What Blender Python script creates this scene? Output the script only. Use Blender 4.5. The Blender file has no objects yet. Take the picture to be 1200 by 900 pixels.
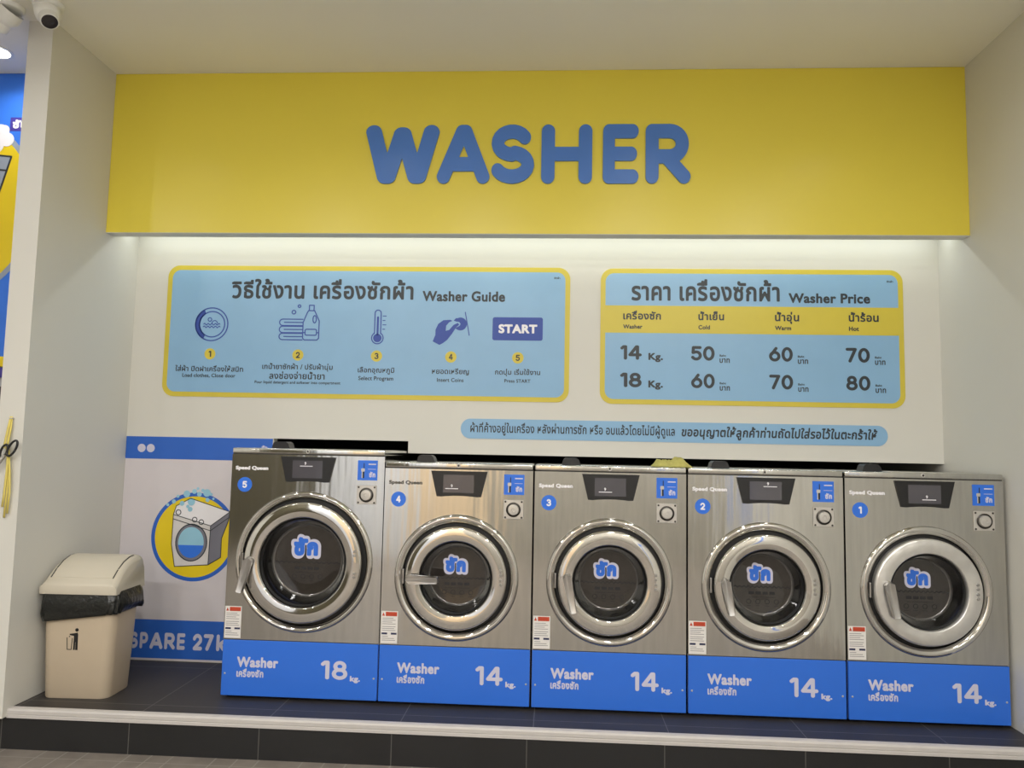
import bpy, bmesh, math, random
import numpy as np
from mathutils import Vector, Matrix
from mathutils.geometry import tessellate_polygon

SC = bpy.context.scene
COL = SC.collection
R = math.radians
rng = random.Random(7)

# ------------------------------------------------------------------ camera, world, lights, exposure
SC.view_settings.view_transform = 'Standard'
SC.view_settings.look = 'None'
SC.view_settings.gamma = 1.0
SC.view_settings.use_curve_mapping = False
SC.view_settings.exposure = 0.08

cam_d = bpy.data.cameras.new('camera')
cam = bpy.data.objects.new('camera', cam_d)
COL.objects.link(cam)
cam_d.sensor_fit = 'HORIZONTAL'
cam_d.sensor_width = 36.0
cam_d.lens = 887.97 * 36.0 / 1200.0
cam_d.clip_start = 0.05
cam_d.clip_end = 60
_yaw, _pit, _rol = 0.0574, 0.0852, 0.0198
cam.matrix_world = (Matrix.Translation((0.1215, -4.3411, 1.2491)) @ Matrix.Rotation(_yaw, 4, 'Z')
                    @ Matrix.Rotation(math.pi / 2 + _pit, 4, 'X') @ Matrix.Rotation(_rol, 4, 'Z'))
SC.camera = cam

world = bpy.data.worlds.new('world')
SC.world = world
world.use_nodes = True
world.node_tree.nodes['Background'].inputs[0].default_value = (0.8, 0.85, 1.0, 1)
world.node_tree.nodes['Background'].inputs[1].default_value = 0.2

XL, XR, YP, ZC, ZPB = -2.3957, 2.2745, -0.3346, 3.3256, 2.4078
YM, YF, ZFL = -0.581, -0.838, -0.181
YREAR = -6.8


def area(name, loc, power, size, color=(1, 1, 1), shape='DISK', size_y=None, rot=(0, 0, 0), spread=180):
    l = bpy.data.lights.new(name, 'AREA')
    l.shape = shape
    l.size = size
    if size_y:
        l.size_y = size_y
    l.energy = power
    l.color = color
    l.spread = R(spread)
    o = bpy.data.objects.new(name, l)
    COL.objects.link(o)
    o.location = loc
    o.rotation_euler = rot
    return o


WARM = (1.0, 0.985, 0.955)
for x in (-2.4, -1.0, 0.65, 1.85):
    area('ceiling_lamp_or_added_light', (x, -1.5, ZC - 0.012), 2.0, 0.09, WARM, spread=140)
for x in (-3.6, -2.0, -0.6, 0.8, 1.9):  # unseen row, added to brighten the room from behind
    area('ceiling_lamp_or_added_light', (x, -3.4, ZC - 0.012), 13.5, 0.15, WARM, spread=180)
for x in (-3.6, -2.0, -0.6, 0.8, 1.9):  # unseen stronger row, added to light the fascia and the opposite wall
    area('ceiling_lamp_or_added_light', (x, -5.7, ZC - 0.012), 48, 0.15, WARM, spread=180)
# LED strip tucked behind the fascia, washing down the back wall
area('cove_strip_light', ((XL + XR) / 2, -0.13, 2.52), 7.4, XR - XL - 0.06, (0.93, 1.0, 0.99), 'RECTANGLE', 0.02,
     (R(12), 0, 0))

# ------------------------------------------------------------------ materials (all procedural)
def lin(c):
    return tuple((v / 12.92 if v <= 0.04045 else ((v + 0.055) / 1.055) ** 2.4) for v in (x / 255 for x in c))


def mat(name, rgb, rough=0.5, metal=0.0, var=0.06, nscale=6.0, bump=0.0, bscale=40.0, spec=0.5, coat=0.0,
        stretch=None, emit=0.0, alpha=None):
    m = bpy.data.materials.new(name)
    m.use_nodes = True
    nt = m.node_tree
    b = nt.nodes['Principled BSDF']
    c = lin(rgb)
    tc = nt.nodes.new('ShaderNodeTexCoord')
    vec = tc.outputs['Object']
    if stretch:
        mp = nt.nodes.new('ShaderNodeMapping')
        mp.inputs['Scale'].default_value = stretch
        nt.links.new(vec, mp.inputs['Vector'])
        vec = mp.outputs['Vector']
    n = nt.nodes.new('ShaderNodeTexNoise')
    n.inputs['Scale'].default_value = nscale
    n.inputs['Detail'].default_value = 3
    nt.links.new(vec, n.inputs['Vector'])
    r = nt.nodes.new('ShaderNodeValToRGB')
    r.color_ramp.elements[0].position = 0.3
    r.color_ramp.elements[1].position = 0.7
    r.color_ramp.elements[0].color = tuple(v * (1 - var) for v in c) + (1,)
    r.color_ramp.elements[1].color = tuple(min(1, v * (1 + var)) for v in c) + (1,)
    nt.links.new(n.outputs['Fac'], r.inputs['Fac'])
    nt.links.new(r.outputs['Color'], b.inputs['Base Color'])
    b.inputs['Roughness'].default_value = rough
    b.inputs['Metallic'].default_value = metal
    b.inputs['Specular IOR Level'].default_value = spec
    b.inputs['Coat Weight'].default_value = coat
    if emit:
        nt.links.new(r.outputs['Color'], b.inputs['Emission Color'])
        b.inputs['Emission Strength'].default_value = emit
    if bump:
        n2 = nt.nodes.new('ShaderNodeTexNoise')
        n2.inputs['Scale'].default_value = bscale
        nt.links.new(vec, n2.inputs['Vector'])
        bp = nt.nodes.new('ShaderNodeBump')
        bp.inputs['Strength'].default_value = bump
        bp.inputs['Distance'].default_value = 0.01
        nt.links.new(n2.outputs['Fac'], bp.inputs['Height'])
        nt.links.new(bp.outputs['Normal'], b.inputs['Normal'])
    return m


def brick_mat(name, rgb, grout, bw, bh, ox, oy, mortar=0.004, rough=0.35, plane='XY', var=0.1):
    m = mat(name, rgb, rough, 0, var, 3.0, 0.03, 60)
    nt = m.node_tree
    b = nt.nodes['Principled BSDF']
    ramp = [n for n in nt.nodes if n.type == 'VALTORGB'][0]
    tc = [n for n in nt.nodes if n.type == 'TEX_COORD'][0]
    sep = nt.nodes.new('ShaderNodeSeparateXYZ')
    nt.links.new(tc.outputs['Object'], sep.inputs[0])
    cmb = nt.nodes.new('ShaderNodeCombineXYZ')
    for i, (ch, off) in enumerate(((plane[0], ox), (plane[1], oy))):
        a = nt.nodes.new('ShaderNodeMath')
        a.operation = 'SUBTRACT'
        nt.links.new(sep.outputs[ch], a.inputs[0])
        a.inputs[1].default_value = off
        nt.links.new(a.outputs[0], cmb.inputs[i])
    br = nt.nodes.new('ShaderNodeTexBrick')
    br.offset = 0.0
    br.squash = 1.0
    br.inputs['Scale'].default_value = 1.0
    br.inputs['Mortar Size'].default_value = mortar / 2
    br.inputs['Mortar Smooth'].default_value = 0.1
    br.inputs['Brick Width'].default_value = bw
    br.inputs['Row Height'].default_value = bh
    br.inputs['Mortar'].default_value = lin(grout) + (1,)
    nt.links.new(cmb.outputs[0], br.inputs['Vector'])
    nt.links.new(ramp.outputs['Color'], br.inputs['Color1'])
    nt.links.new(ramp.outputs['Color'], br.inputs['Color2'])
    nt.links.new(br.outputs['Color'], b.inputs['Base Color'])
    return m


def groove_floor_mat(name, rgb, line):
    """grey tiles pressed with long grooves: lines at 0, 0.1 and 0.2 m of every 0.4 m"""
    m = mat(name, rgb, 0.45, 0, 0.16, 9.0, 0.04, 50)
    nt = m.node_tree
    b = nt.nodes['Principled BSDF']
    ramp = [n for n in nt.nodes if n.type == 'VALTORGB'][0]
    tc = [n for n in nt.nodes if n.type == 'TEX_COORD'][0]
    sep = nt.nodes.new('ShaderNodeSeparateXYZ')
    nt.links.new(tc.outputs['Object'], sep.inputs[0])

    def mth(op, a, v=None):
        n = nt.nodes.new('ShaderNodeMath')
        n.operation = op
        nt.links.new(a, n.inputs[0])
        if v is not None:
            if hasattr(v, 'node'):
                nt.links.new(v, n.inputs[1])
            else:
                n.inputs[1].default_value = v
        return n.outputs[0]
    q = mth('FRACT', mth('DIVIDE', mth('ADD', sep.outputs['X'], 2.197 + 8.0), 0.4))
    q4 = mth('MULTIPLY', q, 4.0)
    ln = mth('MULTIPLY', mth('LESS_THAN', mth('FRACT', q4), 0.07), mth('LESS_THAN', q4, 2.5))
    ry = mth('LESS_THAN', mth('FRACT', mth('DIVIDE', mth('ADD', sep.outputs['Y'], 8.12), 0.6)), 0.009)
    msk = mth('MAXIMUM', ln, ry)
    mix = nt.nodes.new('ShaderNodeMix')
    mix.data_type = 'RGBA'
    nt.links.new(msk, mix.inputs[0])
    nt.links.new(ramp.outputs['Color'], mix.inputs[6])
    mix.inputs[7].default_value = lin(line) + (1,)
    nt.links.new(mix.outputs[2], b.inputs['Base Color'])
    return m


def glass_mat(name, tint, drum_veil):
    """door window: clear tinted glass, drum light painted as a diffuse veil, and a bright surface reflection"""
    m = bpy.data.materials.new(name)
    m.use_nodes = True
    nt = m.node_tree
    for n in list(nt.nodes):
        nt.nodes.remove(n)
    out = nt.nodes.new('ShaderNodeOutputMaterial')
    tr = nt.nodes.new('ShaderNodeBsdfTransparent')
    tr.inputs[0].default_value = lin(tint) + (1,)
    di = nt.nodes.new('ShaderNodeBsdfDiffuse')  # grey veil in place of light returning from the drum
    nz = nt.nodes.new('ShaderNodeTexNoise')
    nz.inputs['Scale'].default_value = 9
    rp = nt.nodes.new('ShaderNodeValToRGB')
    rp.color_ramp.elements[0].color = tuple(v * .8 for v in lin(drum_veil)) + (1,)
    rp.color_ramp.elements[1].color = lin(drum_veil) + (1,)
    nt.links.new(nz.outputs['Fac'], rp.inputs['Fac'])
    nt.links.new(rp.outputs['Color'], di.inputs['Color'])
    gl = nt.nodes.new('ShaderNodeBsdfGlossy')
    gl.inputs['Roughness'].default_value = 0.03
    fr = nt.nodes.new('ShaderNodeFresnel')
    fr.inputs['IOR'].default_value = 1.7
    m1 = nt.nodes.new('ShaderNodeMixShader')
    m1.inputs[0].default_value = 0.5
    nt.links.new(tr.outputs[0], m1.inputs[1])
    nt.links.new(di.outputs[0], m1.inputs[2])
    mx = nt.nodes.new('ShaderNodeMixShader')
    nt.links.new(fr.outputs[0], mx.inputs[0])
    nt.links.new(m1.outputs[0], mx.inputs[1])
    nt.links.new(gl.outputs[0], mx.inputs[2])
    nt.links.new(mx.outputs[0], out.inputs[0])
    return m


M = {}
M['wall'] = mat('warm_white_paint', (213, 211, 203), 0.6, var=0.015, nscale=1.5, bump=0.02, bscale=120)
M['ceil'] = mat('ceiling_paint', (242, 240, 232), 0.7, var=0.015, nscale=1.0)
M['yellow'] = mat('yellow_gloss_paint', (229, 211, 74), 0.30, var=0.02, nscale=1.0, bump=0.02, bscale=3)
M['sign_blue'] = mat('fascia_letter_blue', (74, 122, 200), 0.3, var=0.02)
M['sticker_yellow'] = mat('sign_yellow_vinyl', (208, 190, 66), 0.35, var=0.02)
M['sky'] = mat('sign_sky_blue_vinyl', (137, 179, 214), 0.3, var=0.02)
M['ink'] = mat('sign_black_ink', (44, 50, 56), 0.4, var=0.03)
M['navy'] = mat('sign_navy_ink', (42, 72, 160), 0.4, var=0.03)
M['brand_blue'] = mat('panel_blue_vinyl', (48, 112, 220), 0.32, var=0.03, nscale=2)
M['banner_blue'] = mat('banner_blue_vinyl', (44, 100, 196), 0.4, var=0.03, nscale=2)
M['banner_white'] = mat('banner_pale_vinyl', (212, 206, 210), 0.45, var=0.02)
M['white_ink'] = mat('white_vinyl', (238, 236, 240), 0.4, var=0.02)
M['pale_ink'] = mat('pale_lilac_vinyl', (206, 204, 222), 0.4, var=0.02)
M['steel'] = mat('brushed_stainless_steel', (201, 200, 196), 0.12, 1.0, 0.06, 5.0, 0.17, 1.6, stretch=(9, 9, 0.8))
M['steel_bump'] = M['steel']
M['chrome'] = mat('polished_door_steel', (214, 212, 208), 0.06, 1.0, 0.05, 5.0, 0.06, 5.0)
M['film'] = mat('door_steel_under_film', (226, 224, 220), 0.32, 0.8, 0.12, 10.0, 0.5, 12.0)
M['handle'] = mat('cast_handle_steel', (186, 184, 182), 0.3, 1.0, 0.06, 20)
M['seam'] = mat('dark_seam', (60, 58, 55), 0.6, 0.3)
M['black'] = mat('black_plastic', (26, 26, 28), 0.35, var=0.1)
M['rubber'] = mat('black_rubber', (16, 16, 17), 0.55, var=0.1)
M['screen'] = mat('lcd_screen', (82, 80, 86), 0.12, var=0.05, coat=0.4)
M['screen_mark'] = mat('lcd_marking', (220, 220, 225), 0.3)
M['drum'] = mat('drum_steel', (150, 148, 146), 0.32, 0.9, 0.12, 30)
M['glass'] = glass_mat('door_glass', (180, 176, 172), (74, 68, 64))
M['bowl'] = mat('window_bowl_wall', (17, 16, 16), 0.14, var=0.1)
M['print'] = mat('dark_glass_print', (30, 30, 33), 0.5)
M['rim'] = mat('window_rim_gleam', (110, 108, 106), 0.12, 0.6)
M['brand_dark'] = mat('raised_brand_dark_reflection', (96, 92, 86), 0.35, 0.5)  # dark reflection of the chrome letters put into the colour
M['plate'] = mat('coin_plate_steel', (204, 200, 194), 0.35, 0.5, 0.06, 12)
M['brand_grey'] = mat('raised_brand_metal', (214, 212, 206), 0.35, 0.3)
M['dark_metal'] = mat('dark_metal', (70, 66, 62), 0.35, 0.8)
M['label'] = mat('warning_label_paper', (226, 222, 218), 0.6, var=0.02)
M['label_red'] = mat('warning_label_red', (186, 66, 38), 0.6)
M['label_grey'] = mat('warning_label_print', (150, 146, 146), 0.7)
M['label_navy'] = mat('warning_label_navy', (36, 42, 78), 0.6)
M['tile'] = brick_mat('charcoal_tile', (52, 49, 48), (112, 108, 104), 0.605, 0.6, -1.770 - 6.05, -0.115 - 6.0, 0.004, 0.5)
M['riser'] = brick_mat('black_riser_tile', (32, 32, 33), (92, 90, 86), 0.6095, 4.0, -1.811 - 6.095, -3.0, 0.004, 0.4, 'XZ')
M['nosing'] = mat('white_step_nosing', (196, 191, 187), 0.45, var=0.03, nscale=20)
M['floor'] = groove_floor_mat('grooved_grey_floor_tile', (130, 122, 114), (152, 146, 138))
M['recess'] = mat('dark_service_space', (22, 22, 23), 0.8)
M['bin'] = mat('warm_grey_plastic', (192, 176, 153), 0.42, var=0.02, bump=0.02, bscale=200)
M['lid'] = mat('warm_grey_lid_plastic', (198, 190, 173), 0.42, var=0.02, bump=0.02, bscale=200)
M['bag'] = mat('black_bin_bag_film', (30, 31, 29), 0.28, var=0.2, nscale=20, bump=0.7, bscale=35)
M['cloth'] = mat('yellow_green_cloth', (176, 170, 96), 0.9, var=0.14, nscale=25, bump=0.3, bscale=300)
M['cam_white'] = mat('camera_white_plastic', (236, 236, 232), 0.35, var=0.02)
M['cam_lens'] = mat('camera_lens_glass', (48, 44, 46), 0.15, coat=0.4)
M['lamp'] = mat('lamp_diffuser', (255, 250, 240), 0.5, emit=14.0)
M['poster_blue'] = mat('poster_blue', (52, 118, 226), 0.4, var=0.04)
M['poster_grey'] = mat('poster_grey', (150, 160, 176), 0.4)
M['poster_yellow'] = mat('poster_yellow', (232, 204, 30), 0.4, var=0.03)
M['cartoon_white'] = mat('print_cartoon_white', (216, 212, 210), 0.45)
M['cartoon_grey'] = mat('print_cartoon_grey', (120, 120, 132), 0.45)
M['bubble'] = mat('print_bubble_blue', (150, 200, 222), 0.45)
M['ribbon'] = mat('yellow_ribbon', (226, 208, 110), 0.7, var=0.1)
M['cab_dark'] = mat('cabinet_dark_front', (58, 50, 50), 0.35)
M['cab_grey'] = mat('cabinet_grey', (176, 176, 180), 0.4)
M['cab_purple'] = mat('cabinet_purple', (66, 56, 150), 0.4)
M['pink'] = mat('pink_sticker', (226, 90, 150), 0.4)
M['peach'] = mat('opposite_peach_for_reflection', (252, 224, 188), 0.6)  # opposite tones chosen for how they mirror in the washer steel
M['far_blue'] = mat('opposite_blue_for_reflection', (60, 120, 220), 0.5)  # for the added panel, mirrored as a blue streak
M['far_white'] = mat('opposite_white_for_reflection', (240, 243, 252), 0.6)
M['far_olive'] = mat('opposite_olive_for_reflection', (92, 86, 66), 0.6)
M['far_grey'] = mat('opposite_grey_for_reflection', (176, 171, 160), 0.6)


# ------------------------------------------------------------------ mesh helpers
def link(o, parent=None):
    COL.objects.link(o)
    if parent is not None:
        o.parent = parent
    return o


def obj(name, bm, m, parent=None, smooth=False, loc=None, rot=None):
    me = bpy.data.meshes.new(name)
    bmesh.ops.recalc_face_normals(bm, faces=bm.faces)
    bm.to_mesh(me)
    bm.free()
    for x in (m if isinstance(m, (list, tuple)) else [m]):
        me.materials.append(x)
    if smooth:
        for p in me.polygons:
            p.use_smooth = True
        if smooth is not True:
            me.set_sharp_from_angle(angle=R(smooth))
    o = bpy.data.objects.new(name, me)
    if loc:
        o.location = loc
    if rot:
        o.rotation_euler = rot
    return link(o, parent)


def tag(o, label=None, cat=None, group=None, kind=None):
    if label:
        o['label'] = label
    if cat:
        o['category'] = cat
    if group:
        o['group'] = group
    if kind:
        o['kind'] = kind
    return o


def thing(name, label, cat, loc=(0, 0, 0), rot=(0, 0, 0), group=None):
    o = bpy.data.objects.new(name, None)
    o.empty_display_size = 0.1
    link(o)
    o.location = loc
    o.rotation_euler = rot
    return tag(o, label, cat, group)


def struct(name, bm, m):
    return tag(obj(name, bm, m), kind='structure')


def box(bm, x0, x1, y0, y1, z0, z1, bev=0.0, seg=2):
    r = bmesh.ops.create_cube(bm, size=1.0)
    vs = r['verts']
    for v in vs:
        v.co = Vector(((x0 + x1) / 2 + v.co.x * (x1 - x0), (y0 + y1) / 2 + v.co.y * (y1 - y0),
                       (z0 + z1) / 2 + v.co.z * (z1 - z0)))
    if bev > 0:
        es = list({e for v in vs for e in v.link_edges})
        bmesh.ops.bevel(bm, geom=es, offset=bev, segments=seg, profile=0.5, affect='EDGES')
    return bm


def bx(*a, **k):
    return box(bmesh.new(), *a, **k)


def lathe(bm, prof, cx, cz, seg=64, cap=False):
    """profile of (radius, y) turned around the axis along Y through (cx, cz)"""
    rings = []
    for r, y in prof:
        if r < 1e-6:
            rings.append([bm.verts.new((cx, y, cz))])
        else:
            rings.append([bm.verts.new((cx + r * math.cos(2 * math.pi * i / seg), y, cz + r * math.sin(2 * math.pi * i / seg)))
                          for i in range(seg)])
    for a, b in zip(rings, rings[1:]):
        for i in range(seg):
            j = (i + 1) % seg
            if len(a) == 1 and len(b) == 1:
                continue
            if len(a) == 1:
                bm.faces.new((a[0], b[i], b[j]))
            elif len(b) == 1:
                bm.faces.new((a[i], a[j], b[0]))
            else:
                bm.faces.new((a[i], a[j], b[j], b[i]))
    return bm


def lathez(bm, prof, cx, cy, seg=32):
    rings = []
    for r, z in prof:
        if r < 1e-6:
            rings.append([bm.verts.new((cx, cy, z))])
        else:
            rings.append([bm.verts.new((cx + r * math.cos(2 * math.pi * i / seg), cy + r * math.sin(2 * math.pi * i / seg), z))
                          for i in range(seg)])
    for a, b in zip(rings, rings[1:]):
        for i in range(seg):
            j = (i + 1) % seg
            if len(a) == 1:
                bm.faces.new((a[0], b[i], b[j]))
            elif len(b) == 1:
                bm.faces.new((a[i], a[j], b[0]))
            else:
                bm.faces.new((a[i], a[j], b[j], b[i]))
    return bm


def tube(bm, pts, rad, seg=8, flat=1.0):
    """round bar along a chain of points; rad is a number or one per point"""
    pts = [Vector(p) for p in pts]
    rs = rad if isinstance(rad, (list, tuple)) else [rad] * len(pts)
    rings = []
    up = Vector((0, 1, 0))
    for i, p in enumerate(pts):
        t = (pts[min(i + 1, len(pts) - 1)] - pts[max(i - 1, 0)]).normalized()
        a = up - t * up.dot(t)
        if a.length < 1e-4:
            a = Vector((1, 0, 0)) - t * t.x
        a.normalize()
        b = t.cross(a)
        rings.append([bm.verts.new(p + (a * math.cos(2 * math.pi * k / seg) * flat + b * math.sin(2 * math.pi * k / seg)) * rs[i])
                      for k in range(seg)])
    for a, b in zip(rings, rings[1:]):
        for k in range(seg):
            bm.faces.new((a[k], a[(k + 1) % seg], b[(k + 1) % seg], b[k]))
    bm.faces.new(rings[0])
    bm.faces.new(rings[-1])
    return bm


def prism(bm, polys, y0, y1):
    """flat shapes in the XZ plane, each (outer, [holes]), given thickness from y0 (front) to y1 (back)"""
    for outer, holes in polys:
        loops = [outer] + list(holes)
        tris = tessellate_polygon([[Vector((p[0], p[1], 0)) for p in l] for l in loops])
        flat = [p for l in loops for p in l]
        f = [bm.verts.new((p[0], y0, p[1])) for p in flat]
        b = [bm.verts.new((p[0], y1, p[1])) for p in flat]
        for t in tris:
            if len(set(t)) < 3:
                continue
            try:
                bm.faces.new([f[i] for i in t])
                bm.faces.new([b[i] for i in reversed(t)])
            except ValueError:
                pass
        k = 0
        for l in loops:
            n = len(l)
            for i in range(n):
                j = (i + 1) % n
                try:
                    bm.faces.new((f[k + i], f[k + j], b[k + j], b[k + i]))
                except ValueError:
                    pass
            k += n
    return bm


def circ(cx, cz, r, n=40, a0=0, a1=360, rz=None):
    full = abs(a1 - a0) >= 360
    m = n if full else n + 1
    rz = rz or r
    return [(cx + r * math.cos(R(a0 + (a1 - a0) * i / n)), cz + rz * math.sin(R(a0 + (a1 - a0) * i / n))) for i in range(m)]


def rrect(x0, z0, x1, z1, r, n=6):
    p = []
    for cx, cz, a in ((x1 - r, z1 - r, 0), (x0 + r, z1 - r, 90), (x0 + r, z0 + r, 180), (x1 - r, z0 + r, 270)):
        p += circ(cx, cz, r, n, a, a + 90)
    return p


def rect(x0, z0, x1, z1):
    return [(x0, z0), (x1, z0), (x1, z1), (x0, z1)]


# ------------------------------------------------------------------ signed-distance lettering
class Grid:
    def __init__(self, x0, z0, x1, z1, h):
        self.h = h
        self.x0, self.z0 = x0, z0
        self.nx = int((x1 - x0) / h) + 2
        self.nz = int((z1 - z0) / h) + 2
        self.d = np.full((self.nz, self.nx), 1e3)
        self.X = x0 + np.arange(self.nx) * h
        self.Z = z0 + np.arange(self.nz) * h

    def seg(self, ax, az, bx_, bz, r=0.0, pad=0.0):
        m = r + pad + 3 * self.h
        i0 = max(0, int((min(ax, bx_) - m - self.x0) / self.h))
        i1 = min(self.nx, int((max(ax, bx_) + m - self.x0) / self.h) + 2)
        j0 = max(0, int((min(az, bz) - m - self.z0) / self.h))
        j1 = min(self.nz, int((max(az, bz) + m - self.z0) / self.h) + 2)
        if i0 >= i1 or j0 >= j1:
            return
        X = self.X[i0:i1][None, :]
        Z = self.Z[j0:j1][:, None]
        dx, dz = bx_ - ax, bz - az
        L = dx * dx + dz * dz
        t = np.clip(((X - ax) * dx + (Z - az) * dz) / L, 0, 1) if L > 1e-14 else 0.0
        q = np.hypot(X - ax - t * dx, Z - az - t * dz) - r
        s = self.d[j0:j1, i0:i1]
        np.minimum(s, q, out=s)


_TAB = {1: 'BL', 2: 'RB', 3: 'RL', 4: 'TR', 5: 'BLTR', 6: 'TB', 7: 'TL', 8: 'LT', 9: 'BT', 10: 'RBLT', 11: 'RT', 12: 'LR',
        13: 'BR', 14: 'LB'}


def contours(g, level):
    d = g.d - level
    ins = d < 0
    code = (ins[:-1, :-1] * 1 + ins[:-1, 1:] * 2 + ins[1:, 1:] * 4 + ins[1:, :-1] * 8)
    js, is_ = np.nonzero((code > 0) & (code < 15))
    nxt = {}

    def key(e, i, j):
        return {'B': (0, i, j), 'T': (0, i, j + 1), 'L': (1, i, j), 'R': (1, i + 1, j)}[e]
    for j, i in zip(js.tolist(), is_.tolist()):
        s = _TAB[int(code[j, i])]
        for k in range(0, len(s), 2):
            nxt[key(s[k], i, j)] = key(s[k + 1], i, j)

    def pos(k):
        o, i, j = k
        a = d[j, i]
        if o == 0:
            b = d[j, i + 1]
            return (g.x0 + (i + a / (a - b)) * g.h, g.z0 + j * g.h)
        b = d[j + 1, i]
        return (g.x0 + i * g.h, g.z0 + (j + a / (a - b)) * g.h)
    loops = []
    while nxt:
        k0, k = nxt.popitem()
        lp = [pos(k0)]
        while k != k0 and k in nxt:
            lp.append(pos(k))
            k = nxt.pop(k)
        if len(lp) > 4:
            loops.append(lp)
    return loops


def simplify(lp, eps):
    n = len(lp)
    a = np.array(lp)
    far = int(np.argmax(((a - a[0]) ** 2).sum(1)))
    keep = {0, far}
    st = [(0, far), (far, n)]
    while st:
        s, e = st.pop()
        if e - s < 2:
            continue
        p, q = a[s], a[e % n]
        seg = a[s + 1:e]
        v = q - p
        L = np.hypot(*v)
        if L < 1e-12:
            dd = np.hypot(*(seg - p).T)
        else:
            dd = np.abs((seg[:, 0] - p[0]) * v[1] - (seg[:, 1] - p[1]) * v[0]) / L
        m = int(np.argmax(dd))
        if dd[m] > eps:
            keep.add(s + 1 + m)
            st += [(s, s + 1 + m), (s + 1 + m, e)]
    return [lp[i] for i in sorted(keep)]


def sarea(l):
    return 0.5 * sum(l[i][0] * l[(i + 1) % len(l)][1] - l[(i + 1) % len(l)][0] * l[i][1] for i in range(len(l)))


def inside(p, l):
    c = False
    for i in range(len(l)):
        (x1, y1), (x2, y2) = l[i], l[i - 1]
        if (y1 > p[1]) != (y2 > p[1]) and p[0] < (x2 - x1) * (p[1] - y1) / (y2 - y1) + x1:
            c = not c
    return c


def to_polys(g, level, eps=0.07):
    loops = [simplify(l, eps * g.h) for l in contours(g, level)]
    loops = [l for l in loops if len(l) >= 3]
    outs = [l for l in loops if sarea(l) > 0]
    polys = [(o, []) for o in outs]
    for l in loops:
        if sarea(l) <= 0:
            best = None
            for o, hs in polys:
                if inside(l[0], o) and (best is None or sarea(o) < sarea(best[0])):
                    best = (o, hs)
            if best:
                best[1].append(l)
    return polys


_TXT = {}


def text_polys(s, bold=0.03, res=40):
    """outlines of a line of writing, strokes thickened by `bold` em with rounded corners"""
    if (s, bold, res) in _TXT:
        return _TXT[(s, bold, res)]
    c = bpy.data.curves.new('writing', 'FONT')
    c.body = s
    c.size = 1.0
    c.space_character = 1.0 + bold * 1.6
    o = bpy.data.objects.new('writing', c)
    COL.objects.link(o)
    dg = bpy.context.evaluated_depsgraph_get()
    me = bpy.data.meshes.new_from_object(o.evaluated_get(dg))
    V = np.array([v.co[:2] for v in me.vertices])
    F = [tuple(p.vertices) for p in me.polygons]
    bpy.data.objects.remove(o)
    bpy.data.curves.remove(c)
    bpy.data.meshes.remove(me)
    h = 1.0 / res
    g = Grid(V[:, 0].min() - bold - 4 * h, V[:, 1].min() - bold - 4 * h, V[:, 0].max() + bold + 4 * h,
             V[:, 1].max() + bold + 4 * h, h)
    # boundary edges (matched by position)
    cnt = {}
    kv = [tuple(np.round(v, 5)) for v in V]
    for f in F:
        for i in range(len(f)):
            a, b = kv[f[i]], kv[f[(i + 1) % len(f)]]
            if a != b:
                k = (a, b) if a < b else (b, a)
                cnt[k] = cnt.get(k, 0) + 1
    for (a, b), n in cnt.items():
        if n == 1:
            g.seg(a[0], a[1], b[0], b[1], 0, bold)
    ins = np.zeros_like(g.d, dtype=bool)
    for f in F:
        for k in range(1, len(f) - 1):
            P = V[[f[0], f[k], f[k + 1]]]
            i0 = int((P[:, 0].min() - g.x0) / h)
            i1 = int((P[:, 0].max() - g.x0) / h) + 2
            j0 = int((P[:, 1].min() - g.z0) / h)
            j1 = int((P[:, 1].max() - g.z0) / h) + 2
            X = g.X[i0:i1][None, :]
            Z = g.Z[j0:j1][:, None]
            sgn = []
            for q in range(3):
                ax, az = P[q]
                bx_, bz = P[(q + 1) % 3]
                sgn.append((bx_ - ax) * (Z - az) - (bz - az) * (X - ax))
            t = ((sgn[0] >= 0) & (sgn[1] >= 0) & (sgn[2] >= 0)) | ((sgn[0] <= 0) & (sgn[1] <= 0) & (sgn[2] <= 0))
            ins[j0:j1, i0:i1] |= t
    g.d = np.where(ins, -np.minimum(g.d, 1.0), g.d)
    pol = to_polys(g, bold)
    _TXT[(s, bold, res)] = pol
    return pol


def bounds(polys):
    a = np.array([p for o, h in polys for p in o])
    return a[:, 0].min(), a[:, 1].min(), a[:, 0].max(), a[:, 1].max()


def xf(polys, sx, sz, tx, tz):
    f = lambda l: [(p[0] * sx + tx, p[1] * sz + tz) for p in l]
    return [(f(o), [f(h) for h in hs]) for o, hs in polys]


def fit(polys, x0, z0, x1, z1):
    a, b, c, d = bounds(polys)
    sx, sz = (x1 - x0) / (c - a), (z1 - z0) / (d - b)
    return xf(polys, sx, sz, x0 - a * sx, z0 - b * sz)


def shear(polys, k):
    f = lambda l: [(p[0] + p[1] * k, p[1]) for p in l]
    return [(f(o), [f(h) for h in hs]) for o, hs in polys]


def write(s, x0, z0, x1, z1, bold=0.03, res=40):
    return fit(text_polys(s, bold, res), x0, z0, x1, z1)


def write_c(s, cx, cz, w, bold=0.03, res=36, z=None):
    """centred on cx, keeping its proportions at width w"""
    p = text_polys(s, bold, res)
    a, b, c, d = bounds(p)
    k = w / (c - a)
    return xf(p, k, k, cx - (a + c) / 2 * k, cz - (b + d) / 2 * k)


def arc(cx, cz, rx, rz, a0, a1, n=14):
    return [(cx + rx * math.cos(R(a0 + (a1 - a0) * i / n)), cz + rz * math.sin(R(a0 + (a1 - a0) * i / n))) for i in range(n + 1)]


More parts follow.
